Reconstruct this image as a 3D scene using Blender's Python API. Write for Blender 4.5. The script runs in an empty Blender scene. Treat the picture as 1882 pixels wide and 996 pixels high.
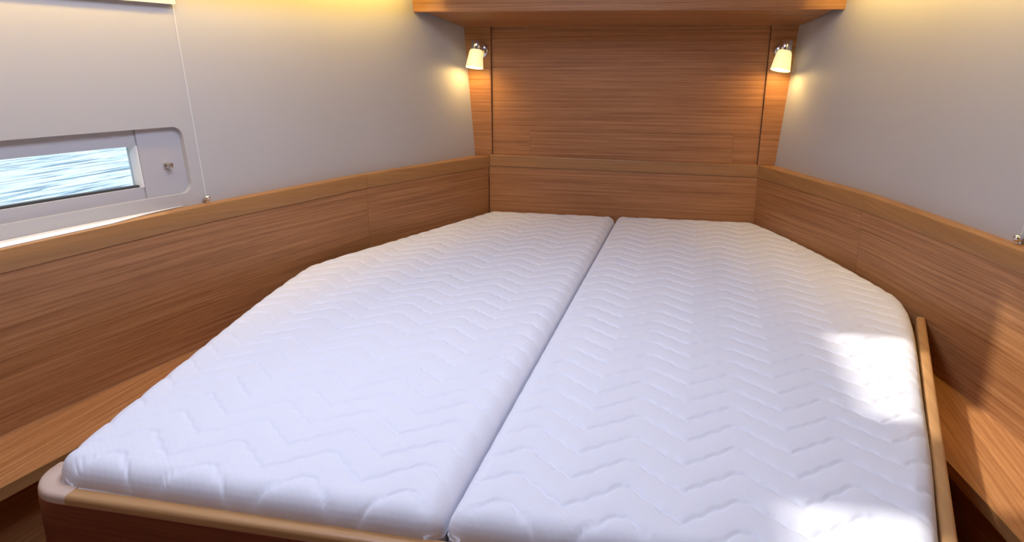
import bpy, bmesh, math
import numpy as np
from mathutils import Vector, Matrix

scene = bpy.context.scene
COL = scene.collection
R = math.radians

# ------------------------------------------------------------------ camera
cam_d = bpy.data.cameras.new('camera')
cam = bpy.data.objects.new('camera', cam_d)
COL.objects.link(cam)
scene.camera = cam
F_PX = 1384.0
cam_d.sensor_fit = 'HORIZONTAL'
cam_d.sensor_width = 36.0
cam_d.lens = 36.0 * F_PX / 1882.0
cam_d.clip_start = 0.02
cam_d.clip_end = 500.0
YAW, PITCH, ROLL = 0.2385, 0.2634, 0.0008
fw = Vector((-math.sin(YAW) * math.cos(PITCH), math.cos(YAW) * math.cos(PITCH), -math.sin(PITCH)))
rt = Vector((math.cos(YAW), math.sin(YAW), 0.0))
up = rt.cross(fw)
r2 = rt * math.cos(ROLL) + up * math.sin(ROLL)
u2 = up * math.cos(ROLL) - rt * math.sin(ROLL)
M = Matrix(((r2.x, u2.x, -fw.x), (r2.y, u2.y, -fw.y), (r2.z, u2.z, -fw.z)))
cam.matrix_world = Matrix.Translation((0.27, -2.715, 0.518)) @ M.to_4x4()

# ------------------------------------------------------------------ world, sun, daylight
world = bpy.data.worlds.new('sky')
scene.world = world
world.use_nodes = True
bg = world.node_tree.nodes['Background']
bg.inputs['Color'].default_value = (0.62, 0.78, 1.0, 1)
bg.inputs['Strength'].default_value = 1.1

sun_d = bpy.data.lights.new('sun', 'SUN')
sun_d.energy = 3.9
sun_d.angle = R(1.8)
sun_d.color = (1.0, 0.95, 0.87)
sun = bpy.data.objects.new('sun', sun_d)
COL.objects.link(sun)
sun.rotation_euler = Vector((0.74, 0.0, -1.0)).to_track_quat('-Z', 'Y').to_euler()

CEIL = 1.25
HATCHES = [(-0.412, 0.0, -1.555, -1.165), (-0.56, 0.0, -2.25, -1.835)]   # x0, x1, y0, y1 of the two deck hatches


def area(name, loc, direction, sx, sy, energy, color, parent=None):
    d = bpy.data.lights.new(name, 'AREA')
    d.shape = 'RECTANGLE'
    d.size, d.size_y = sx, sy
    d.energy = energy
    d.color = color
    o = bpy.data.objects.new(name, d)
    COL.objects.link(o)
    o.location = loc
    o.rotation_euler = Vector(direction).to_track_quat('-Z', 'Y').to_euler()
    if parent:
        o.parent = parent
    return o


# sky light that falls through the two panes of the deck hatch
for (hx0, hx1, hy0, hy1), watt in zip(HATCHES, (8.2, 9.4)):
    area('hatch_daylight', ((hx0 + hx1) / 2, (hy0 + hy1) / 2, CEIL - 0.004), (0, 0.001, -1), hx1 - hx0, hy1 - hy0, watt, (0.67, 0.755, 1.0))

scene.view_settings.view_transform = 'Standard'
scene.view_settings.look = 'None'
scene.view_settings.exposure = 0.0
scene.view_settings.gamma = 1.0
scene.view_settings.use_curve_mapping = False


# ------------------------------------------------------------------ materials
def new_mat(name):
    m = bpy.data.materials.new(name)
    m.use_nodes = True
    nt = m.node_tree
    return m, nt, nt.nodes['Principled BSDF']


def wood(name, dark, mid, light, rough=0.45, fine=150.0, coat=0.05):
    m, nt, b = new_mat(name)
    N, L = nt.nodes, nt.links
    uv = N.new('ShaderNodeUVMap')
    info = N.new('ShaderNodeObjectInfo')
    off = N.new('ShaderNodeVectorMath'); off.operation = 'MULTIPLY_ADD'
    L.new(info.outputs['Random'], off.inputs[0])
    off.inputs[1].default_value = (7.3, 3.1, 0)
    L.new(uv.outputs['UV'], off.inputs[2])

    def streak(sx, sy, detail, rgh=0.6):
        mp = N.new('ShaderNodeMapping'); mp.inputs['Scale'].default_value = (sx, sy, 1)
        L.new(off.outputs[0], mp.inputs['Vector'])
        n = N.new('ShaderNodeTexNoise')
        n.inputs['Scale'].default_value = 1.0
        n.inputs['Detail'].default_value = detail
        n.inputs['Roughness'].default_value = rgh
        L.new(mp.outputs[0], n.inputs['Vector'])
        return n
    a = streak(2.2, fine, 3.0)
    c = streak(0.9, 26.0, 3.0)
    e = streak(14.0, 420.0, 2.0)
    mx = N.new('ShaderNodeMath'); mx.operation = 'MULTIPLY_ADD'
    L.new(a.outputs['Fac'], mx.inputs[0]); mx.inputs[1].default_value = 0.60
    m2 = N.new('ShaderNodeMath'); m2.operation = 'MULTIPLY'
    L.new(c.outputs['Fac'], m2.inputs[0]); m2.inputs[1].default_value = 0.18
    L.new(m2.outputs[0], mx.inputs[2])
    m3 = N.new('ShaderNodeMath'); m3.operation = 'MULTIPLY_ADD'
    L.new(e.outputs['Fac'], m3.inputs[0]); m3.inputs[1].default_value = 0.22
    L.new(mx.outputs[0], m3.inputs[2])
    rp = N.new('ShaderNodeValToRGB')
    rp.color_ramp.elements[0].position = 0.37; rp.color_ramp.elements[0].color = (*dark, 1)
    rp.color_ramp.elements[1].position = 0.63; rp.color_ramp.elements[1].color = (*light, 1)
    el = rp.color_ramp.elements.new(0.5); el.color = (*mid, 1)
    L.new(m3.outputs[0], rp.inputs['Fac'])
    L.new(rp.outputs['Color'], b.inputs['Base Color'])
    b.inputs['Roughness'].default_value = rough
    b.inputs['Coat Weight'].default_value = coat
    b.inputs['Coat Roughness'].default_value = 0.3
    bp = N.new('ShaderNodeBump'); bp.inputs['Strength'].default_value = 0.12
    bp.inputs['Distance'].default_value = 0.002
    L.new(a.outputs['Fac'], bp.inputs['Height'])
    L.new(bp.outputs['Normal'], b.inputs['Normal'])
    return m


def plain(name, col, rough=0.5, metal=0.0, noise=0.0, nscale=300.0):
    m, nt, b = new_mat(name)
    b.inputs['Base Color'].default_value = (*col, 1)
    b.inputs['Roughness'].default_value = rough
    b.inputs['Metallic'].default_value = metal
    if noise > 0:
        N, L = nt.nodes, nt.links
        tc = N.new('ShaderNodeTexCoord')
        n = N.new('ShaderNodeTexNoise'); n.inputs['Scale'].default_value = nscale
        L.new(tc.outputs['Object'], n.inputs['Vector'])
        bp = N.new('ShaderNodeBump'); bp.inputs['Strength'].default_value = noise
        bp.inputs['Distance'].default_value = 0.001
        L.new(n.outputs['Fac'], bp.inputs['Height'])
        L.new(bp.outputs['Normal'], b.inputs['Normal'])
    return m


W_TEAK = wood('teak_veneer', (0.265, 0.099, 0.032), (0.38, 0.161, 0.056), (0.49, 0.226, 0.088))
W_CAP = wood('teak_cap', (0.31, 0.140, 0.045), (0.36, 0.168, 0.056), (0.41, 0.196, 0.070), fine=90, rough=0.45)
W_RAIL = wood('beech_rail', (0.40, 0.20, 0.075), (0.46, 0.235, 0.09), (0.52, 0.28, 0.115), fine=80, rough=0.4)
W_CORNER = wood('pale_laminated_corner', (0.56, 0.38, 0.28), (0.60, 0.42, 0.32), (0.64, 0.46, 0.35), fine=60, rough=0.45)
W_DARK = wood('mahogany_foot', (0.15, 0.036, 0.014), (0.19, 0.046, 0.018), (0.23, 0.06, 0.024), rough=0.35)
W_FLOOR = wood('cabin_sole', (0.10, 0.04, 0.018), (0.15, 0.06, 0.026), (0.2, 0.085, 0.036), rough=0.4)
LINER = plain('liner_vinyl', (0.475, 0.445, 0.43), 0.55, noise=0.15, nscale=500)
WINPL = plain('window_plastic', (0.46, 0.435, 0.44), 0.4)
CREAM = plain('cream_valance', (0.85, 0.80, 0.66), 0.5)
BEAD = plain('liner_bead', (0.80, 0.77, 0.74), 0.5)
JBEAD = plain('joint_bead_vinyl', (0.62, 0.59, 0.56), 0.5)
CHROME = plain('chrome', (0.75, 0.74, 0.74), 0.14, 1.0)
WHITE = plain('ceiling_white', (0.78, 0.77, 0.76), 0.6)
BLACK = plain('rubber_gasket', (0.05, 0.05, 0.055), 0.5)
SCREW = plain('screw_steel', (0.62, 0.58, 0.52), 0.3, 1.0)


def mattress_material():
    m, nt, b = new_mat('mattress_knit')
    N, L = nt.nodes, nt.links
    b.inputs['Base Color'].default_value = (0.80, 0.785, 0.83, 1)
    b.inputs['Roughness'].default_value = 0.85
    b.inputs['Sheen Weight'].default_value = 0.15
    tc = N.new('ShaderNodeTexCoord')
    mp = N.new('ShaderNodeMapping')
    mp.inputs['Rotation'].default_value = (0, 0, R(45))
    L.new(tc.outputs['Object'], mp.inputs['Vector'])
    v = N.new('ShaderNodeTexVoronoi'); v.inputs['Scale'].default_value = 130.0
    v.inputs['Randomness'].default_value = 0.15
    L.new(mp.outputs[0], v.inputs['Vector'])
    bp = N.new('ShaderNodeBump'); bp.inputs['Strength'].default_value = 0.22
    bp.inputs['Distance'].default_value = 0.0012
    bp.invert = True
    L.new(v.outputs['Distance'], bp.inputs['Height'])
    L.new(bp.outputs['Normal'], b.inputs['Normal'])
    return m


KNIT = mattress_material()


def glass_material(name, tint, gloss=0.06):
    m, nt, b = new_mat(name)
    N, L = nt.nodes, nt.links
    N.remove(b)
    tr = N.new('ShaderNodeBsdfTransparent'); tr.inputs['Color'].default_value = (*tint, 1)
    gl = N.new('ShaderNodeBsdfGlossy'); gl.inputs['Roughness'].default_value = 0.02
    mx = N.new('ShaderNodeMixShader'); mx.inputs['Fac'].default_value = gloss
    L.new(tr.outputs[0], mx.inputs[1]); L.new(gl.outputs[0], mx.inputs[2])
    L.new(mx.outputs[0], N['Material Output'].inputs['Surface'])
    return m


GLASS = glass_material('window_glass', (0.93, 0.97, 0.98))
ACRYL = glass_material('hatch_acrylic', (0.95, 0.97, 0.98), 0.04)


def water_material():
    m, nt, b = new_mat('harbour_water')
    N, L = nt.nodes, nt.links
    tc = N.new('ShaderNodeTexCoord')
    mp = N.new('ShaderNodeMapping')
    mp.inputs['Rotation'].default_value = (0, 0, R(-32))
    mp.inputs['Scale'].default_value = (7.0, 0.6, 1.0)
    L.new(tc.outputs['Object'], mp.inputs['Vector'])
    n = N.new('ShaderNodeTexNoise'); n.inputs['Scale'].default_value = 1.6
    n.inputs['Detail'].default_value = 5.0; n.inputs['Roughness'].default_value = 0.6
    n.inputs['Distortion'].default_value = 0.6
    L.new(mp.outputs[0], n.inputs['Vector'])
    rp = N.new('ShaderNodeValToRGB')
    e = rp.color_ramp.elements
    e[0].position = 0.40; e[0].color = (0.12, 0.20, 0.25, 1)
    e[1].position = 0.53; e[1].color = (0.90, 0.97, 0.98, 1)  # near-white streaks: sky glints on the ripples, painted into the base colour
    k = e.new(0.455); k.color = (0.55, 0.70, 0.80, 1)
    L.new(n.outputs['Fac'], rp.inputs['Fac'])
    L.new(rp.outputs['Color'], b.inputs['Base Color'])
    b.inputs['Roughness'].default_value = 0.25
    bp = N.new('ShaderNodeBump'); bp.inputs['Strength'].default_value = 0.35
    bp.inputs['Distance'].default_value = 0.05
    L.new(n.outputs['Fac'], bp.inputs['Height'])
    L.new(bp.outputs['Normal'], b.inputs['Normal'])
    return m


WATER = water_material()


def glow_material(name, col, strength):
    m, nt, b = new_mat(name)
    b.inputs['Base Color'].default_value = (0.9, 0.85, 0.7, 1)
    b.inputs['Roughness'].default_value = 0.35
    b.inputs['Emission Color'].default_value = (*col, 1)
    b.inputs['Emission Strength'].default_value = strength
    return m


SHADE = glow_material('opal_glass_lit', (1.0, 0.80, 0.30), 0.85)
LED = glow_material('led_diffuser', (1.0, 0.72, 0.30), 3.0)


# ------------------------------------------------------------------ helpers
def tag(o, label=None, cat=None, group=None, kind=None):
    if label: o['label'] = label
    if cat: o['category'] = cat
    if group: o['group'] = group
    if kind: o['kind'] = kind
    return o


def empty(name, loc=(0, 0, 0)):
    o = bpy.data.objects.new(name, None)
    o.empty_display_size = 0.05
    o.location = loc
    COL.objects.link(o)
    return o


def finish(name, bm, mat, parent=None, uvf=None, smooth=None, recalc=True):
    if recalc:
        bmesh.ops.recalc_face_normals(bm, faces=bm.faces[:])
    me = bpy.data.meshes.new(name)
    if uvf is not None:
        lay = bm.loops.layers.uv.new('UVMap')
        for f in bm.faces:
            for lp in f.loops:
                lp[lay].uv = uvf(lp.vert.co)
    bm.to_mesh(me)
    bm.free()
    if smooth is not None:
        for p in me.polygons:
            p.use_smooth = True
        try:
            me.set_sharp_from_angle(angle=R(smooth))
        except Exception:
            pass
    me.materials.append(mat)
    o = bpy.data.objects.new(name, me)
    COL.objects.link(o)
    if parent is not None:
        o.parent = parent
        pl = parent
        inv = Vector((0, 0, 0))
        while pl is not None:
            inv += pl.location
            pl = pl.parent
        if inv.length > 0:
            me.transform(Matrix.Translation(-inv))
    return o


def bevel(bm, w, seg=2):
    bmesh.ops.bevel(bm, geom=bm.edges[:], offset=w, segments=seg, profile=0.5, affect='EDGES', clamp_overlap=True)


AX = {'x': lambda c: (c.x, c.y + c.z), 'y': lambda c: (c.y, c.x + c.z), 'z': lambda c: (c.z, c.x + c.y)}


def hexa(v8, bev=0.0, seg=2):
    """8 corners: bottom loop 4 then top loop 4"""
    bm = bmesh.new()
    vs = [bm.verts.new(v) for v in v8]
    for q in ((3, 2, 1, 0), (4, 5, 6, 7), (0, 1, 5, 4), (1, 2, 6, 5), (2, 3, 7, 6), (3, 0, 4, 7)):
        bm.faces.new([vs[i] for i in q])
    bmesh.ops.recalc_face_normals(bm, faces=bm.faces[:])
    if bev > 0:
        bevel(bm, bev, seg)
    return bm


def box(x0, x1, y0, y1, z0, z1, bev=0.0, seg=2):
    return hexa([(x0, y0, z0), (x1, y0, z0), (x1, y1, z0), (x0, y1, z0),
                 (x0, y0, z1), (x1, y0, z1), (x1, y1, z1), (x0, y1, z1)], bev, seg)


def prism(poly, z0, z1, bev=0.0):
    bm = bmesh.new()
    lo = [bm.verts.new((x, y, z0)) for x, y in poly]
    hi = [bm.verts.new((x, y, z1)) for x, y in poly]
    n = len(poly)
    bm.faces.new(lo[::-1]); bm.faces.new(hi)
    for i in range(n):
        bm.faces.new((lo[i], lo[(i + 1) % n], hi[(i + 1) % n], hi[i]))
    bmesh.ops.recalc_face_normals(bm, faces=bm.faces[:])
    if bev > 0:
        es = [e for e in bm.edges if abs(e.verts[0].co.z - e.verts[1].co.z) < 1e-6 and e.verts[0].co.z > (z0 + z1) / 2]
        bmesh.ops.bevel(bm, geom=es, offset=bev, segments=2, profile=0.5, affect='EDGES', clamp_overlap=True)
    return bm


def slab_along(stations):
    """stations: list of closed cross-section loops (same length) -> closed tube"""
    bm = bmesh.new()
    rows = [[bm.verts.new(p) for p in s] for s in stations]
    n = len(rows[0])
    for a, b in zip(rows[:-1], rows[1:]):
        for i in range(n):
            bm.faces.new((a[i], a[(i + 1) % n], b[(i + 1) % n], b[i]))
    bm.faces.new(rows[0][::-1]); bm.faces.new(rows[-1])
    bmesh.ops.recalc_face_normals(bm, faces=bm.faces[:])
    return bm


def lathe(profile, segs, origin, axis, cap=True):
    """profile: (radius, distance along axis)"""
    q = Vector(axis).normalized().to_track_quat('Z', 'Y')
    bm = bmesh.new()
    rings = []
    for r, h in profile:
        rings.append([bm.verts.new(Vector(origin) + q @ Vector((r * math.cos(2 * math.pi * k / segs), r * math.sin(2 * math.pi * k / segs), h))) for k in range(segs)])
    for a, b in zip(rings[:-1], rings[1:]):
        for k in range(segs):
            bm.faces.new((a[k], a[(k + 1) % segs], b[(k + 1) % segs], b[k]))
    if cap:
        bm.faces.new(rings[0][::-1]); bm.faces.new(rings[-1])
    bmesh.ops.recalc_face_normals(bm, faces=bm.faces[:])
    return bm


def pchip(xs, ys):
    xs = np.array(xs, float); ys = np.array(ys, float)
    h = np.diff(xs); d = np.diff(ys) / h
    m = np.zeros(len(xs)); m[0], m[-1] = d[0], d[-1]
    for i in range(1, len(xs) - 1):
        if d[i - 1] * d[i] > 0:
            w1 = 2 * h[i] + h[i - 1]; w2 = h[i] + 2 * h[i - 1]
            m[i] = (w1 + w2) / (w1 / d[i - 1] + w2 / d[i])

    def f(x):
        i = int(np.clip(np.searchsorted(xs, x) - 1, 0, len(xs) - 2))
        t = (x - xs[i]) / h[i]
        return float((2 * t**3 - 3 * t**2 + 1) * ys[i] + (t**3 - 2 * t**2 + t) * h[i] * m[i] + (-2 * t**3 + 3 * t**2) * ys[i + 1] + (t**3 - t**2) * h[i] * m[i + 1])
    return f


# plan curves, u = distance aft of the head board (u = -y), x = half width
board_x = pchip([-0.05, 0, .29, .58, .94, 1.13, 1.23, 1.43, 1.66, 2.0, 2.6, 3.4],
                [.460, .480, .594, .706, .797, .845, .865, .897, .930, .965, 1.0, 1.02])
liner_x = pchip([-0.05, 0, .29, .58, .94, 1.11, 1.21, 1.37, 1.60, 2.0, 2.6, 3.4],
                [.518, .537, .638, .742, .833, .873, .900, .940, .984, 1.03, 1.07, 1.09])


def wall_x(u, z):
    return liner_x(u) + 0.080 * (z - 0.2)


# ------------------------------------------------------------------ the shell
FLOOR_Z = -0.72
AFT = 3.3
JOINT_U = 1.13
LZ = -0.135   # top of the side ledges


def wall_grid(us, zs, side, skip=None):
    bm = bmesh.new()
    V = {}
    for i, u in enumerate(us):
        for j, z in enumerate(zs):
            V[i, j] = bm.verts.new((side * wall_x(u, z), -u, z))
    for i in range(len(us) - 1):
        for j in range(len(zs) - 1):
            if skip and skip(us[i], us[i + 1], zs[j], zs[j + 1]):
                continue
            q = [V[i, j], V[i + 1, j], V[i + 1, j + 1], V[i, j + 1]]
            bm.faces.new(q if side < 0 else q[::-1])
    for v in [v for v in bm.verts if not v.link_faces]:
        bm.verts.remove(v)
    return bm


# window recess in the liner (u forward edge, u aft edge, z bottom, z top)
WU0, WU1, WZ0, WZ1, WR = 1.163, 2.13, 0.232, 0.386, 0.024


def rounded_loop(u0, u1, z0, z1, r, n=6):
    pts = []
    for cu, cz, a0 in ((u1 - r, z1 - r, 0), (u0 + r, z1 - r, 90), (u0 + r, z0 + r, 180), (u1 - r, z0 + r, 270)):
        for k in range(n + 1):
            a = R(a0 + 90 * k / n)
            pts.append((cu + r * math.cos(a), cz + r * math.sin(a)))
    return pts


def with_breaks(a, b, n, extra=()):
    return sorted(set([round(a + (b - a) * i / n, 5) for i in range(n + 1)] + [round(e, 5) for e in extra]))


def make_wall(side, word):
    name = 'wall_left' if side < 0 else 'wall_right'
    zs = with_breaks(FLOOR_Z, CEIL + 0.02, 12, (WZ0, WZ1, 0.2))
    fwd = finish(name, wall_grid(with_breaks(-0.03, JOINT_U - 0.0015, 24), zs, side), LINER, smooth=40, recalc=False)
    tag(fwd, 'pale grey vinyl hull lining on the %s side of the berth' % word, 'wall', kind='structure')
    us = [u for u in with_breaks(JOINT_U + 0.0015, AFT, 34) if not (WU0 - .012 < u < WU0 + .004 or WU1 - .01 < u < WU1 + .01)]
    us = sorted(us + [WU0, WU1])
    bm = wall_grid(us, zs, side, skip=lambda a, b, c, d: a >= WU0 - 1e-6 and b <= WU1 + 1e-6 and c >= WZ0 - 1e-6 and d <= WZ1 + 1e-6)
    # fill the rounded corners of the cut-out
    r = WR
    for cu, cz, du, dz in ((WU0, WZ0, 1, 1), (WU1, WZ0, -1, 1), (WU1, WZ1, -1, -1), (WU0, WZ1, 1, -1)):
        c = bm.verts.new((side * wall_x(cu, cz), -cu, cz))
        arc = []
        for k in range(7):
            a = R(90 * k / 6)
            u = cu + du * (r - r * math.sin(a)); z = cz + dz * (r - r * math.cos(a))
            arc.append(bm.verts.new((side * wall_x(u, z), -u, z)))
        for p, q in zip(arc[:-1], arc[1:]):
            bm.faces.new((c, p, q))
    aft = finish('liner_panel', bm, LINER, fwd, smooth=40)
    # pale sill of the aft lining panel lying on the cap
    zt = 0.203 if side < 0 else 0.197
    st = []
    for u in np.linspace(1.20, AFT - .02, 40):
        xo = liner_x(u) - .001
        k = min(1.0, max(0.0, (u - 1.195) / .22))
        xi = xo - max(.001, k * (xo - board_x(u) - .010))
        st.append([(side * xo, -u, zt + .0002), (side * xi, -u, zt + .0002), (side * xi, -u, zt + .0016), (side * xo, -u, zt + .0016)])
    finish('sill', slab_along(st), BEAD, fwd, smooth=30)
    # raised bead over the joint
    st = []
    for z in np.linspace(0.2, CEIL, 16):
        x = side * wall_x(JOINT_U, z)
        st.append([(x, -JOINT_U - 0.0024, z), (x - side * 0.0012, -JOINT_U - 0.0012, z), (x - side * 0.0012, -JOINT_U + 0.0012, z), (x, -JOINT_U + 0.0024, z)])
    finish('joint_bead', slab_along(st), JBEAD, fwd, smooth=60)
    return fwd


def patch(side, loop_uz, o0, o1):
    """a plate following the wall: outline in (u, z), between offsets o0 and o1 outboard of the lining"""
    bm = bmesh.new()
    a = [bm.verts.new((side * (wall_x(u, z) + o0), -u, z)) for u, z in loop_uz]
    b = [bm.verts.new((side * (wall_x(u, z) + o1), -u, z)) for u, z in loop_uz]
    n = len(a)
    for i in range(n):
        bm.faces.new((a[i], a[(i + 1) % n], b[(i + 1) % n], b[i]))
    return bm, a, b


def strip(side, u0, u1, z0, z1, o0, o1, n=14, bev=0.0015):
    st = []
    for u in np.linspace(u0, u1, n):
        st.append([(side * (wall_x(u, z0) + o0), -u, z0), (side * (wall_x(u, z1) + o0), -u, z1),
                   (side * (wall_x(u, z1) + o1), -u, z1), (side * (wall_x(u, z0) + o1), -u, z0)])
    return slab_along(st)


def make_window(side, name, label):
    root = empty(name, (side * wall_x(1.6, .3), -1.6, WZ0))
    tag(root, label, 'window', kind='structure')
    # lip of the recess
    loop = rounded_loop(WU0, WU1, WZ0, WZ1, WR)
    dense = []
    for (p, q) in zip(loop, loop[1:] + loop[:1]):
        k = max(1, int(math.hypot(q[0] - p[0], q[1] - p[1]) / 0.05))
        for i in range(k):
            dense.append((p[0] + (q[0] - p[0]) * i / k, p[1] + (q[1] - p[1]) * i / k))
    bm, a, b = patch(side, dense, 0.0, 0.026)
    finish('recess_lip', bm, WINPL, root, smooth=50)
    SU = 1.272   # seam between end plate and glazed part
    GZ0, GZ1 = 0.258, 0.350
    # end plate with rounded forward corners
    r = WR
    lp = [(SU - .001, WZ1)]
    for cu, cz, a0 in ((WU0 + r, WZ1 - r, 90), (WU0 + r, WZ0 + r, 180)):
        for k in range(7):
            ang = R(a0 + 90 * k / 6)
            lp.append((cu + r * math.cos(ang), cz + r * math.sin(ang)))
    lp.append((SU - .001, WZ0))
    bm, a, b = patch(side, lp, 0.010, 0.022)
    bm.faces.new(a)
    finish('end_plate', bm, WINPL, root)
    finish('blind_cassette', strip(side, SU, WU1, GZ1, WZ1, 0.013, 0.036), WINPL, root, smooth=30)
    finish('lower_frame', strip(side, SU, WU1, WZ0, GZ0, 0.013, 0.036), WINPL, root, smooth=30)
    finish('frame_end', strip(side, SU, SU + .004, GZ0, GZ1, 0.011, 0.036, 3), BEAD, root)
    finish('frame_end', strip(side, WU1 - .05, WU1, GZ0, GZ1, 0.013, 0.036, 3), WINPL, root)
    finish('gasket', strip(side, SU + .004, WU1 - .05, GZ0, GZ0 + .005, 0.020, 0.034), BLACK, root)
    finish('glass_pane', strip(side, SU + .004, WU1 - .05, GZ0, GZ1, 0.030, 0.034), GLASS, root, smooth=30)
    # latch knob on the end plate
    ku, kz = 1.212, 0.300
    x = wall_x(ku, kz)
    kb = finish('latch', box(side * (x + .010) - .004, side * (x + .010) + .004, -ku - .0065, -ku + .0065, kz - .0065, kz + .0065, .0015), CHROME, root)
    finish('knob', box(min(side * (x - .006), side * (x + .008)), max(side * (x - .006), side * (x + .008)), -ku - .003, -ku + .008, kz - .006, kz + .006, .0025), SCREW, kb)
    return root


make_wall(-1, 'left')
make_wall(1, 'right')
make_window(-1, 'window_1', 'long hull window with bright water behind it in the left wall')
make_window(1, 'window_2', 'long hull window in the right wall')

# floor, ceiling with hatch, aft wall
fl = finish('floor', box(-1.15, 1.15, -AFT, 0.05, FLOOR_Z - .03, FLOOR_Z), W_FLOOR, uvf=AX['y'])
tag(fl, 'dark wooden cabin floor beside the berth', 'floor', kind='structure')
bm = bmesh.new()
rects = []
ycuts = [-AFT - .05, HATCHES[1][2], HATCHES[1][3], HATCHES[0][2], HATCHES[0][3], 0.06]
for j in range(5):
    hole = {1: HATCHES[1], 3: HATCHES[0]}.get(j)
    if hole:
        rects += [(-1.25, hole[0], ycuts[j], ycuts[j + 1]), (hole[1], 1.25, ycuts[j], ycuts[j + 1])]
    else:
        rects.append((-1.25, 1.25, ycuts[j], ycuts[j + 1]))
for a, b, c, d in rects:
    b2 = box(a, b, c, d, CEIL, CEIL + .03)
    me_t = bpy.data.meshes.new('t'); b2.to_mesh(me_t); b2.free(); bm.from_mesh(me_t); bpy.data.meshes.remove(me_t)
ce = finish('ceiling', bm, WHITE)
tag(ce, 'white cabin ceiling above the berth', 'ceiling', kind='structure')
for k, (hx0, hx1, a, b) in enumerate(HATCHES):
    root = empty('window_%d' % (3 + k), ((hx0 + hx1) / 2, (a + b) / 2, CEIL + .03))
    tag(root, ['clear deck hatch over the middle of the berth', 'clear deck hatch over the foot of the berth'][k], 'hatch', kind='structure')
    finish('glass_pane', box(hx0 - .02, hx1 + .02, a - .02, b + .02, CEIL + .031, CEIL + .041), ACRYL, root)
    for x0, x1, y0, y1 in ((hx0 - .05, hx0, a - .05, b + .05), (hx1, hx1 + .05, a - .05, b + .05),
                           (hx0, hx1, a - .05, a), (hx0, hx1, b, b + .05)):
        finish('frame_bar', box(x0, x1, y0, y1, CEIL + .042, CEIL + .06, .004), CHROME, root)
wb = finish('wall_back', box(-1.2, 1.2, -AFT - .03, -AFT, FLOOR_Z, CEIL), W_TEAK, uvf=AX['x'])
tag(wb, 'wooden wall at the aft end of the cabin', 'wall', kind='structure')

# bulkhead at the head of the berth
BY = 0.018
wf = finish('wall_front', box(-0.75, 0.75, BY + .014, BY + .04, FLOOR_Z, CEIL), W_TEAK, uvf=AX['x'])
tag(wf, 'teak bulkhead panelling at the head of the berth', 'wall', kind='structure')
ZA = 0.297
bm = prism([(-.467, .12), (-.325, .12), (-.325, ZA), (.392, ZA), (.392, .12), (.474, .12), (.484, .72), (-.471, .72)], 0, .014)
bmesh.ops.rotate(bm, verts=bm.verts[:], cent=(0, 0, 0), matrix=Matrix.Rotation(R(90), 3, 'X'))
bmesh.ops.translate(bm, verts=bm.verts[:], vec=(0, BY + .014, 0))
finish('centre_panel', bm, W_TEAK, wf, uvf=AX['x'])
finish('access_panel', box(-.3247, .3917, BY, BY + .014, .12, ZA - .0009, .0004, 1), W_TEAK, wf, uvf=AX['x'])
for s in (-1, 1):
    xi0, xi1 = (s * .4685, s * .4728) if s < 0 else (s * .4760, s * .4860)
    v = [(xi0, BY - .010, .12), (s * .60, BY - .010, .12), (s * .60, BY + .014, .12), (xi0, BY + .014, .12),
         (xi1, BY - .010, .72), (s * .64, BY - .010, .72), (s * .64, BY + .014, .72), (xi1, BY + .014, .72)]
    finish('lamp_panel', hexa(v, .0025), W_TEAK, wf, uvf=AX['x'])

# head board in front of the bulkhead
ZL, ZR = 0.207, 0.195
root = empty('head_board', (0, 0, -.15))
tag(root, 'low teak head board behind the pillow end of the mattresses', 'head board')
CH = 0.042


def head_piece(name, a, b, mat, bev, y0):
    # a, b: (z_left, z_right) for bottom and top
    v = [(-.477, y0, a[0]), (.482, y0, a[1]), (.482, BY + .002, a[1]), (-.477, BY + .002, a[0]),
         (-.477, y0, b[0]), (.482, y0, b[1]), (.482, BY + .002, b[1]), (-.477, BY + .002, b[0])]
    return finish(name, hexa(v, bev), mat, root, uvf=AX['x'])


head_piece('board_panel', (-.15, -.15), (ZL - CH - .0005, ZR - CH - .0005), W_TEAK, .0008, 0.0)
head_piece('cap_strip', (ZL - CH, ZR - CH), (ZL, ZR), W_CAP, .003, -0.0015)


# curved boards along both sides
def side_board(side, word):
    zt = 0.203 if side < 0 else 0.197
    root = empty('side_board', (side * board_x(1.0), -1.0, -.13))
    tag(root, word, 'side board')
    segs = [(0.0, 0.583), (0.5845, AFT - .02)]
    for u0, u1 in segs:
        n = max(8, int((u1 - u0) / .06))
        us = np.linspace(u0, u1, n)
        st = []
        for u in us:
            xf = board_x(u)
            st.append([(side * xf, -u, LZ + .0003), (side * (xf + .022), -u, LZ + .0003), (side * (xf + .022), -u, zt - CH - .0006), (side * (xf + .0005), -u, zt - CH - .0006), (side * xf, -u, zt - CH - .0012)])
        finish('board_panel', slab_along(st), W_TEAK, root, uvf=lambda c: (c.y, c.z), smooth=30)
        st = []
        for u in us:
            xf = board_x(u) - .0018
            xb = liner_x(u) - .0005
            r = .004
            st.append([(side * xf, -u, zt - CH), (side * xb, -u, zt - CH), (side * xb, -u, zt - .001), (side * (xf + r), -u, zt), (side * (xf + r * .3), -u, zt - r * .3), (side * xf, -u, zt - r)])
        finish('cap_strip', slab_along(st), W_CAP, root, uvf=lambda c: (c.y, c.z + c.x * .3), smooth=30)
    return root


side_board(-1, 'tall curved teak side board below the hull window with water')
side_board(1, 'tall curved teak side board struck by a slanting sun patch')

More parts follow.
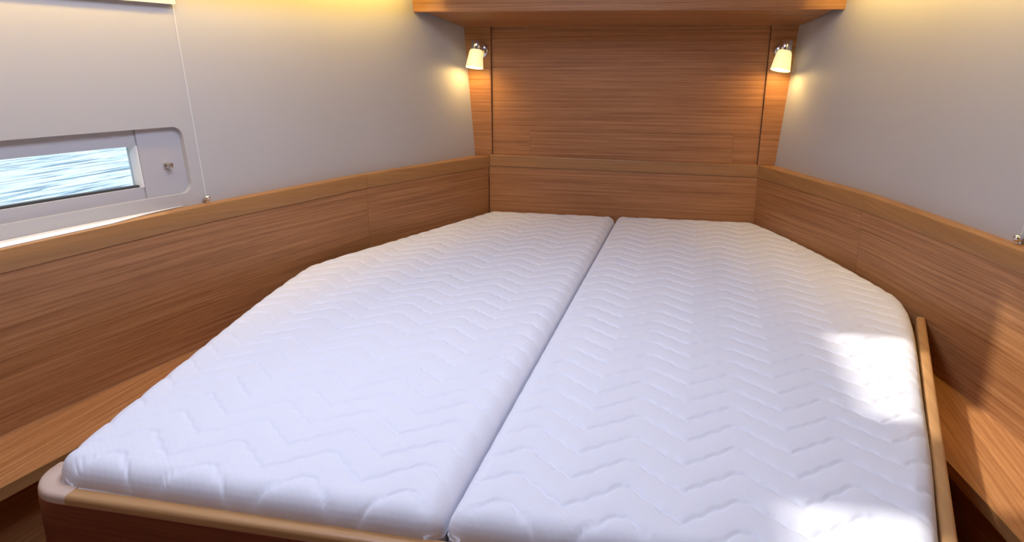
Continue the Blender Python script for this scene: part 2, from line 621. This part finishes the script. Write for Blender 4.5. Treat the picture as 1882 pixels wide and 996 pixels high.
# chrome studs on the caps, below the lining joints
for side, lab in ((-1, 'tiny chrome stud on the left cap beside the hull window'), (1, 'tiny chrome stud on the right cap at the picture edge')):
    zt = 0.203 if side < 0 else 0.197
    o = finish('chrome_stud', lathe([(.004, 0), (.004, .005), (.0068, .007), (.0085, .011), (.008, .015), (.005, .018), (.001, .019)], 16,
                                    (side * (liner_x(JOINT_U + .01) - .011), -JOINT_U - .01, zt - .0005), (0, 0, 1)), CHROME, smooth=50)
    tag(o, lab, 'stud', 'chrome studs at the lining joints')

# ------------------------------------------------------------------ ledges beside the bed


def bed_side_x(side, y):
    u = -y
    return (0.795 - (u - 0.93) * 0.2145) if side > 0 else (0.80 - (u - 0.93) * 0.200)


def make_ledge(side, label):
    us = np.linspace(0.92, AFT - .03, 40)
    inner = [max(board_x(u) - .168, bed_side_x(side, -u) + .0015) if u < 2.0 else board_x(u) - .168 for u in us]
    outer = [board_x(u) + .020 for u in us]
    poly = [(side * x, -u) for x, u in zip(inner, us)] + [(side * x, -u) for x, u in zip(outer[::-1], us[::-1])]
    o = finish('side_ledge', prism(poly, LZ - .018, LZ, .0015), W_TEAK, uvf=lambda c: (c.y, c.x + c.z))
    tag(o, label, 'ledge')
    # pale lipping along the free edge
    st = []
    for u in np.linspace(1.33, AFT - .03, 26):
        x = board_x(u) - .168
        if x < bed_side_x(side, -u) + .004 and u < 2.0:
            continue
        st.append([(side * (x - .004), -u, LZ - .020), (side * (x + .001), -u, LZ - .020), (side * (x + .001), -u, LZ + .0006), (side * (x - .003), -u, LZ + .0006)])
    finish('edge_strip', slab_along(st), W_CAP, o, uvf=lambda c: (c.y, c.z), smooth=40)
    st = []
    for u in np.linspace(1.2, AFT - .03, 26):
        x = max(board_x(u) - .135, bed_side_x(side, -u) - .02)
        st.append([(side * x, -u, FLOOR_Z), (side * (x + .018), -u, FLOOR_Z), (side * (x + .018), -u, LZ - .019), (side * x, -u, LZ - .019)])
    return o, st


for k, (side, lab) in enumerate(((-1, 'narrow wooden ledge below the left side board'), (1, 'narrow wooden ledge with sunlit end on the right of the bed'))):
    o, st = make_ledge(side, lab)
    t = finish('trim_%d' % (k + 1), slab_along(st), W_TEAK, uvf=lambda c: (c.y, c.z), smooth=30)
    tag(t, 'wooden kick panel below the %s ledge' % ('left' if side < 0 else 'right'), 'panel', kind='structure')

# ------------------------------------------------------------------ bed base with rim
RIM_Z = -0.034
bed = empty('bed_base', (0, -1.4, FLOOR_Z))
tag(bed, 'wooden island bed base with rounded rim round the mattresses', 'bed')


def path_outer():
    """outer edge of the rim in plan, from the left rail aft, round the foot, to the right rail"""
    L = [(-0.790 + 0.19 * t, -0.93 - 1.0 * t) for t in np.linspace(0, .985, 14)]
    fl0, fr0 = -1.991, -1.980
    # left corner arc
    p0 = L[-1]
    rad = .062
    c = (p0[0] + rad, p0[1] - .004)
    arcL = [(c[0] - rad * math.cos(R(a)), c[1] - (abs(fl0 - c[1])) * math.sin(R(a))) for a in np.linspace(12, 90, 9)]
    foot = [(x, fl0 + (fr0 - fl0) * (x - c[0]) / (.515 - c[0])) for x in np.linspace(c[0] + .02, .50, 14)]
    Rr = [(0.795 - 0.2145 * t, -0.93 - t) for t in np.linspace(.985, 0, 14)]
    q0 = Rr[0]
    c2 = (q0[0] - rad, q0[1] - .004)
    arcR = [(c2[0] + rad * math.cos(R(a)), c2[1] - (abs(fr0 - c2[1])) * math.sin(R(a))) for a in np.linspace(90, 12, 9)]
    return L, arcL, foot, arcR, Rr


L_, aL, ft, aR, R_ = path_outer()


def normals(path):
    out = []
    for i in range(len(path)):
        a = Vector(path[max(i - 1, 0)]); b = Vector(path[min(i + 1, len(path) - 1)])
        t = (b - a).normalized()
        out.append(Vector((-t.y, t.x)))   # points to the left of travel = inboard (path runs aft then to the right)
    return out


full = L_ + aL + ft + aR + R_
nrm = normals(full)


def run(i0, i1, width, z0, z1, rnd, outset=0.0):
    st = []
    acc = 0
    for i in range(i0, i1):
        p, n = Vector(full[i]), nrm[i]
        w = width(i) if callable(width) else width
        A = p - n * outset
        B = p + n * w
        m1, m2 = A + n * rnd, B - n * rnd
        m3 = A + n * rnd * .3; m4 = B - n * rnd * .3
        st.append([(A.x, A.y, z0), (B.x, B.y, z0), (B.x, B.y, z1 - rnd), (m4.x, m4.y, z1 - rnd * .3), (m2.x, m2.y, z1),
                   (m1.x, m1.y, z1), (m3.x, m3.y, z1 - rnd * .3), (A.x, A.y, z1 - rnd)])
    return slab_along(st)


n0 = len(L_); n1 = n0 + len(aL); n2 = n1 + len(ft); n3 = n2 + len(aR); n4 = len(full)
uv_path = lambda c: (c.x * .7 + c.y * .7, c.z + (c.x - c.y) * .2)
finish('side_rail', run(0, n0, .020, -.10, RIM_Z - .028, .006), W_RAIL, bed, uvf=lambda c: (c.y, c.x), smooth=50)
finish('side_rail', run(n3, n4, .019, -.10, RIM_Z + .010, .005), W_RAIL, bed, uvf=lambda c: (c.y, c.x), smooth=50)
cwid = lambda i: .030
finish('corner_block', run(n0 - 1, n1 + 1, cwid, -.075, RIM_Z, .006), W_CORNER, bed, uvf=uv_path, smooth=50)
finish('corner_block', run(n2 - 1, n3 + 1, cwid, -.075, RIM_Z, .006), W_CORNER, bed, uvf=uv_path, smooth=50)
finish('foot_rim', run(n1, n2, .026, -.075, RIM_Z, .006), W_RAIL, bed, uvf=AX['x'], smooth=50)
# panels below the rim
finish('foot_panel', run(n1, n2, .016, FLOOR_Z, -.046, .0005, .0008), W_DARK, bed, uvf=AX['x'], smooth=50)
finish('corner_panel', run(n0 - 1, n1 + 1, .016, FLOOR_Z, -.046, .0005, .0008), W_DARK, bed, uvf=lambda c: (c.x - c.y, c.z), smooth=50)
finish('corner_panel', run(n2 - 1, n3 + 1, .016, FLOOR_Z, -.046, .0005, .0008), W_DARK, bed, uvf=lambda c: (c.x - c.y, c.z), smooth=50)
finish('side_panel', run(0, n0, .016, FLOOR_Z, -.1005, .0005), W_TEAK, bed, uvf=lambda c: (c.y, c.z), smooth=50)
finish('side_panel', run(n3, n4, .016, FLOOR_Z, -.1005, .0005), W_TEAK, bed, uvf=lambda c: (c.y, c.z), smooth=50)
bp_poly = [(-.44, -.02), (-.63, -.60), (-.76, -.93), (-.56, -1.93), (.54, -1.93), (.75, -.93), (.66, -.60), (.44, -.02)]
finish('base_board', prism(bp_poly, -.150, -.132), W_TEAK, bed, uvf=AX['y'])


# ------------------------------------------------------------------ mattresses
def make_mattress(side, label):
    gap = 0.0018
    if side < 0:
        pts = [(0.000, .468), (.10, .497), (.30, .559), (.635, .661), (.86, .731), (.93, .745), (1.0, .738), (1.67, .622), (1.90, .578), (1.965, .564)]
        x0, ymax = -0.200, -0.010
        yfoot, pk = -1.966, -1.587
    else:
        pts = [(0.000, .478), (.12, .532), (.316, .606), (.62, .702), (.80, .750), (.86, .762), (.93, .759), (1.0, .750), (1.153, .722), (1.43, .665), (1.624, .626), (1.83, .580), (1.962, .551)]
        x0, ymax = 0.353, -0.003
        yfoot, pk = -1.960, -1.306
    edge = pchip([p[0] for p in pts], [p[1] for p in pts])
    RR = 0.030
    per, amp, sp = 0.144, 0.060, 0.0675

    def spaced(a, b, step, r):
        k = 7
        e0 = a + r * (1 - np.cos(np.linspace(0, math.pi / 2, k)))
        e1 = b - r * (1 - np.cos(np.linspace(math.pi / 2, 0, k)))
        n = int((b - a - 2 * r) / step)
        return np.concatenate([e0, np.linspace(a + r, b - r, n + 1)[1:-1], e1])
    vs = spaced(0, ymax - yfoot, 0.0033, RR)       # distance from the head edge
    nx = 225
    sgrid = spaced(0, 1, 1.0 / nx, 0.042)
    Lm = ymax - yfoot
    pc = 0.035  # plan radius of the corners
    V = np.zeros((len(vs), len(sgrid), 3))
    drop = lambda d: np.where(d < RR, RR - np.sqrt(np.maximum(RR**2 - (RR - np.minimum(d, RR))**2, 0)), 0.0)
    for j, v in enumerate(vs):
        y = ymax - v
        xo = edge(-y)
        xi = gap

        def inset(dist, r):
            return r - math.sqrt(max(r * r - (r - min(dist, r))**2, 0)) if dist < r else 0.0
        cut = inset(min(v, Lm - v), pc)
        xo2 = xo - cut
        xi2 = xi + inset(Lm - v, .02) + inset(v, .02)
        x = xi2 + (xo2 - xi2) * sgrid
        d_in, d_out = x - xi2, xo2 - x
        z = -np.minimum(np.sqrt(drop(np.minimum(d_in, d_out))**2 + drop(np.array([min(v, Lm - v)]))**2), RR)
        xs_ = side * x
        ph = ((xs_ - x0) / per) % 1.0
        tri = np.abs(ph - .5) * 2
        tri = np.clip((tri - .06) / .88, 0, 1)
        wob = 0.0058 * np.abs(np.sin(math.pi * (xs_ - x0) / .024)) + .0012 * np.sin(xs_ * 61 + y * 23)
        q = (y - pk - amp * (tri - 1) - wob + .003 * math.sin(y * 9) * np.sin(xs_ * 7)) / sp
        d = np.abs(q - np.round(q)) * sp * .77
        fade = np.clip(np.minimum(d_in, d_out) / .012, .25, 1)
        h = -0.0028 * np.exp(-(d / .0031)**2) + 0.0022 * np.sqrt(np.clip(d / (sp * .385), 0, 1)) - .0008
        V[j, :, 0] = xs_
        V[j, :, 1] = y
        V[j, :, 2] = z + h * fade
    # gentle sag towards the far edge of each piece
    nv, ns = V.shape[:2]
    top = V.reshape(-1, 3)
    idx = np.arange(nv * ns).reshape(nv, ns)
    faces = np.stack([idx[:-1, :-1], idx[:-1, 1:], idx[1:, 1:], idx[1:, :-1]], -1).reshape(-1, 4)
    ring = np.concatenate([idx[0, :], idx[1:, -1], idx[-1, -2::-1], idx[-2:0:-1, 0]])
    rings = [ring]
    verts = [top]
    base = len(top)
    nr = len(ring)
    cen = top[ring].mean(0)
    for zl, shr in ((-.050, 0.0), (-.085, 0.0), (-.125, .004)):
        p = top[ring].copy()
        p[:, 2] = zl
        verts.append(p)
        rings.append(np.arange(base, base + nr))
        base += nr
    fl_ = [faces]
    for a, b in zip(rings[:-1], rings[1:]):
        fl_.append(np.stack([a, b, np.roll(b, -1), np.roll(a, -1)], -1))
    allf = np.concatenate(fl_)
    if side > 0:
        allf[:] = allf
    vv = np.concatenate(verts)
    me = bpy.data.meshes.new('mattress')
    me.vertices.add(len(vv)); me.vertices.foreach_set('co', vv.ravel())
    me.loops.add(allf.size); me.loops.foreach_set('vertex_index', allf.ravel())
    me.polygons.add(len(allf))
    me.polygons.foreach_set('loop_start', np.arange(0, allf.size, 4))
    me.polygons.foreach_set('use_smooth', np.ones(len(allf), bool))
    me.update(calc_edges=True)
    bm = bmesh.new(); bm.from_mesh(me)
    bm.faces.new([bm.verts[i] for i in rings[-1]]) if bm.verts.ensure_lookup_table() is None else None
    bmesh.ops.recalc_face_normals(bm, faces=bm.faces[:])
    bm.to_mesh(me); bm.free()
    me.materials.append(KNIT)
    root = empty('mattress', (side * .35, -1.0, -.13))
    o = bpy.data.objects.new('quilted_cover', me)
    COL.objects.link(o)
    o.parent = root
    o.location = (-side * .35, 1.0, .13)
    # piping seam round the upper side of the border
    st = []
    pth = top[ring].copy()
    keep = [0]
    for i in range(1, nr):
        if np.linalg.norm(pth[i, :2] - pth[keep[-1], :2]) > .010:
            keep.append(i)
    P = pth[keep]
    bm = bmesh.new()
    rows = []
    m = len(P)
    for i in range(m):
        a, b = P[i - 1, :2], P[(i + 1) % m, :2]
        t = (b - a) / (np.linalg.norm(b - a) + 1e-9)
        nn = np.array([t[1], -t[0]])
        # make it point away from the middle
        if nn @ (P[i, :2] - cen[:2]) < 0:
            nn = -nn
        c = P[i, :2]
        ww = .0016
        rows.append([bm.verts.new((c[0] + nn[0] * ww * math.cos(k), c[1] + nn[1] * ww * math.cos(k), -.037 + .0016 * math.sin(k))) for k in np.linspace(0, 2 * math.pi, 7)[:-1]])
    for i in range(m):
        a, b = rows[i - 1], rows[i]
        for k in range(6):
            bm.faces.new((a[k], a[(k + 1) % 6], b[(k + 1) % 6], b[k]))
    finish('piping', bm, KNIT, root, smooth=60)
    tag(root, label, 'mattress', 'quilted mattress halves on the berth')
    return root


make_mattress(-1, 'white quilted mattress half on the left beside the water window')
make_mattress(1, 'white quilted mattress half on the right with sun patches')

# ------------------------------------------------------------------ overhead locker
root = empty('overhead_locker', (0, 0, .655))
tag(root, 'long wooden overhead locker above the two reading lamps', 'locker')
YF = -0.25
v = [(-.6685, YF, .695), (.676, YF, .682), (.676, YF + .016, .682), (-.6685, YF + .016, .695),
     (-.6685, YF, CEIL), (.676, YF, CEIL), (.676, YF + .016, CEIL), (-.6685, YF + .016, CEIL)]
finish('front_panel', hexa(v, .002), W_TEAK, root, uvf=AX['x'])
v = [(-.628, YF + .0165, .6955), (.634, YF + .0165, .683), (.584, BY - .011, .652), (-.576, BY - .011, .660),
     (-.628, YF + .0165, .712), (.634, YF + .0165, .700), (.584, BY - .011, .670), (-.576, BY - .011, .678)]
und = finish('bottom_panel', hexa(v, .0006, 1), W_TEAK, root, uvf=AX['x'])
for x in (-.335, .365):
    finish('screw', lathe([(.0035, 0), (.0035, .0015), (.002, .0025)], 12, (x, -.012, .6605 if x < 0 else .6555), (0, .14, -1)), SCREW, und, smooth=40)
for s in (-1, 1):
    x0, x1 = sorted((s * .618, s * .634))
    finish('end_panel', hexa([(x0, YF + .017, .713), (x1, YF + .017, .713), (x1 - s * .05, BY - .012, .68), (x0 - s * .05, BY - .012, .68),
                              (x0, YF + .017, CEIL), (x1, YF + .017, CEIL), (x1 - s * .05, BY - .012, CEIL), (x0 - s * .05, BY - .012, CEIL)]), W_TEAK, root, uvf=AX['y'])


# ------------------------------------------------------------------ reading lamps
def reading_lamp(x, z, tilt, label):
    """tilt: sideways lean of the shade in degrees (positive = mouth swings to the right)"""
    yb = BY - .010
    root = empty('reading_lamp', (x, yb, z))
    tag(root, label, 'lamp', 'chrome reading lamps under the locker')
    finish('wall_plate', lathe([(.0295, 0), (.030, .003), (.0285, .008), (.024, .011), (.012, .0125), (.001, .013)], 32, (x, yb, z), (0, -1, 0)), CHROME, root, smooth=50)
    finish('arm', lathe([(.0075, 0), (.0075, .042)], 16, (x, yb - .010, z), (0, -1, 0)), CHROME, root, smooth=50)
    ax = Vector((math.sin(R(tilt)), -.16, -1.0)).normalized()
    hub = Vector((x, yb - .056, z + .004))
    h = finish('holder', lathe([(.004, -.030), (.0175, -.030), (.0190, -.028), (.0190, .006), (.0175, .008), (.006, .008)], 28, hub, ax), CHROME, root, smooth=40)
    sh = finish('lamp_shade', lathe([(.0150, -.001), (.0205, .003), (.0240, .011), (.0275, .035), (.0315, .064), (.0300, .0645), (.0262, .035), (.0230, .012), (.016, .004)], 32, hub, ax, cap=False), SHADE, root, smooth=60)
    finish('bulb', lathe([(.004, .006), (.008, .012), (.0105, .024), (.008, .034), (.002, .038)], 16, hub, ax), SHADE, sh, smooth=60)
    d = bpy.data.lights.new('lamp_light', 'POINT')
    d.energy = LAMP_W
    d.color = (1.0, 0.70, 0.26)
    d.shadow_soft_size = .02
    lo = bpy.data.objects.new('lamp_light', d)
    COL.objects.link(lo)
    lo.location = hub + ax * .052 - root.location
    lo.parent = root
    return root


LAMP_W = 0.85
reading_lamp(-.509, .578, -4, 'lit chrome reading lamp on the left wooden strip, shade overlapping the white wall edge')
reading_lamp(.527, .570, -9, 'lit chrome reading lamp on the right wooden strip, shade tilted inwards')


# ------------------------------------------------------------------ light valances high on both walls
def valance(side, label):
    zb = 0.657
    u0, u1 = JOINT_U + .004, AFT - .05
    root = empty('light_valance', (side * wall_x(1.6, zb), -1.6, zb))
    tag(root, label, 'valance')
    st = []
    for u in np.linspace(u0, u1, 24):
        x = wall_x(u, zb) - .0005
        st.append([(side * x, -u, zb), (side * (x - .012), -u, zb), (side * (x - .012), -u, zb + .045), (side * x, -u, zb + .045)])
    finish('face_board', slab_along(st), CREAM, root, smooth=30)
    return root


valance(-1, 'cream valance strip high on the left wall above the window')


def led_strip(side, label):
    z = 0.80
    root = empty('led_strip', (side * wall_x(.9, z), -.9, z))
    tag(root, label, 'light', 'warm light strips near the ceiling')
    st, st2 = [], []
    us = np.linspace(.30, 2.1, 14)
    for u in us:
        x = wall_x(u, z) - .056
        st.append([(side * x, -u, z), (side * (x - .05), -u, z), (side * (x - .05), -u, z + .02), (side * x, -u, z + .02)])
        st2.append([(side * (x - .022), -u, z - .004), (side * (x - .045), -u, z - .004), (side * (x - .045), -u, z - .0005), (side * (x - .022), -u, z - .0005)])
    finish('profile', slab_along(st), WHITE, root, smooth=30)
    st = []
    for u in us:
        x = wall_x(u, z) - .056 - .05
        st.append([(side * (x + .001), -u, z - .055), (side * (x - .004), -u, z - .055), (side * (x - .004), -u, z + .02), (side * (x + .001), -u, z + .02)])
    finish('added_light_shield', slab_along(st), WHITE, root, smooth=30)  # unseen shield, added to keep the strip's light off the mattresses
    finish('diffuser', slab_along(st2), LED, root, smooth=30)
    for a, b in ((.30, .75), (.75, 1.2), (1.2, 1.65), (1.65, 2.1)):
        m = (a + b) / 2
        p = Vector((side * (wall_x(m, z) - .090), -m, z - .008))
        d = bpy.data.lights.new('led_light', 'AREA')
        d.shape = 'RECTANGLE'; d.size = .02; d.size_y = .45
        d.energy = LED_W
        d.color = (1.0, 0.67, 0.13)
        lo = bpy.data.objects.new('led_light', d)
        COL.objects.link(lo)
        lo.parent = root
        lo.location = p - root.location
        tang = Vector((side * (wall_x(b, z) - wall_x(a, z)), -(b - a), 0)).normalized()
        dirv = Vector((side * .25, 0, -1)); dirv = (dirv - tang * dirv.dot(tang)).normalized()
        zz = -dirv; yy = tang; xx = yy.cross(zz)
        lo.rotation_euler = Matrix((xx, yy, zz)).transposed().to_euler()


LED_W = 0.85
led_strip(-1, 'warm light strip under the ceiling edge above the left wall')
led_strip(1, 'warm light strip under the ceiling edge above the right wall')

# ------------------------------------------------------------------ water outside
bm = bmesh.new()
for xx, yy in ((-1.6, -25), (-1.6, 25), (-45, 25), (-45, -25)):
    bm.verts.new((xx, yy, -.75))
bm.verts.ensure_lookup_table()
bm.faces.new(bm.verts[:])
for f in bm.faces:
    if f.normal.z < 0: f.normal_flip()
w = finish('harbour_water', bm, WATER)
tag(w, 'bright rippled water seen through the left window', 'water', kind='stuff')
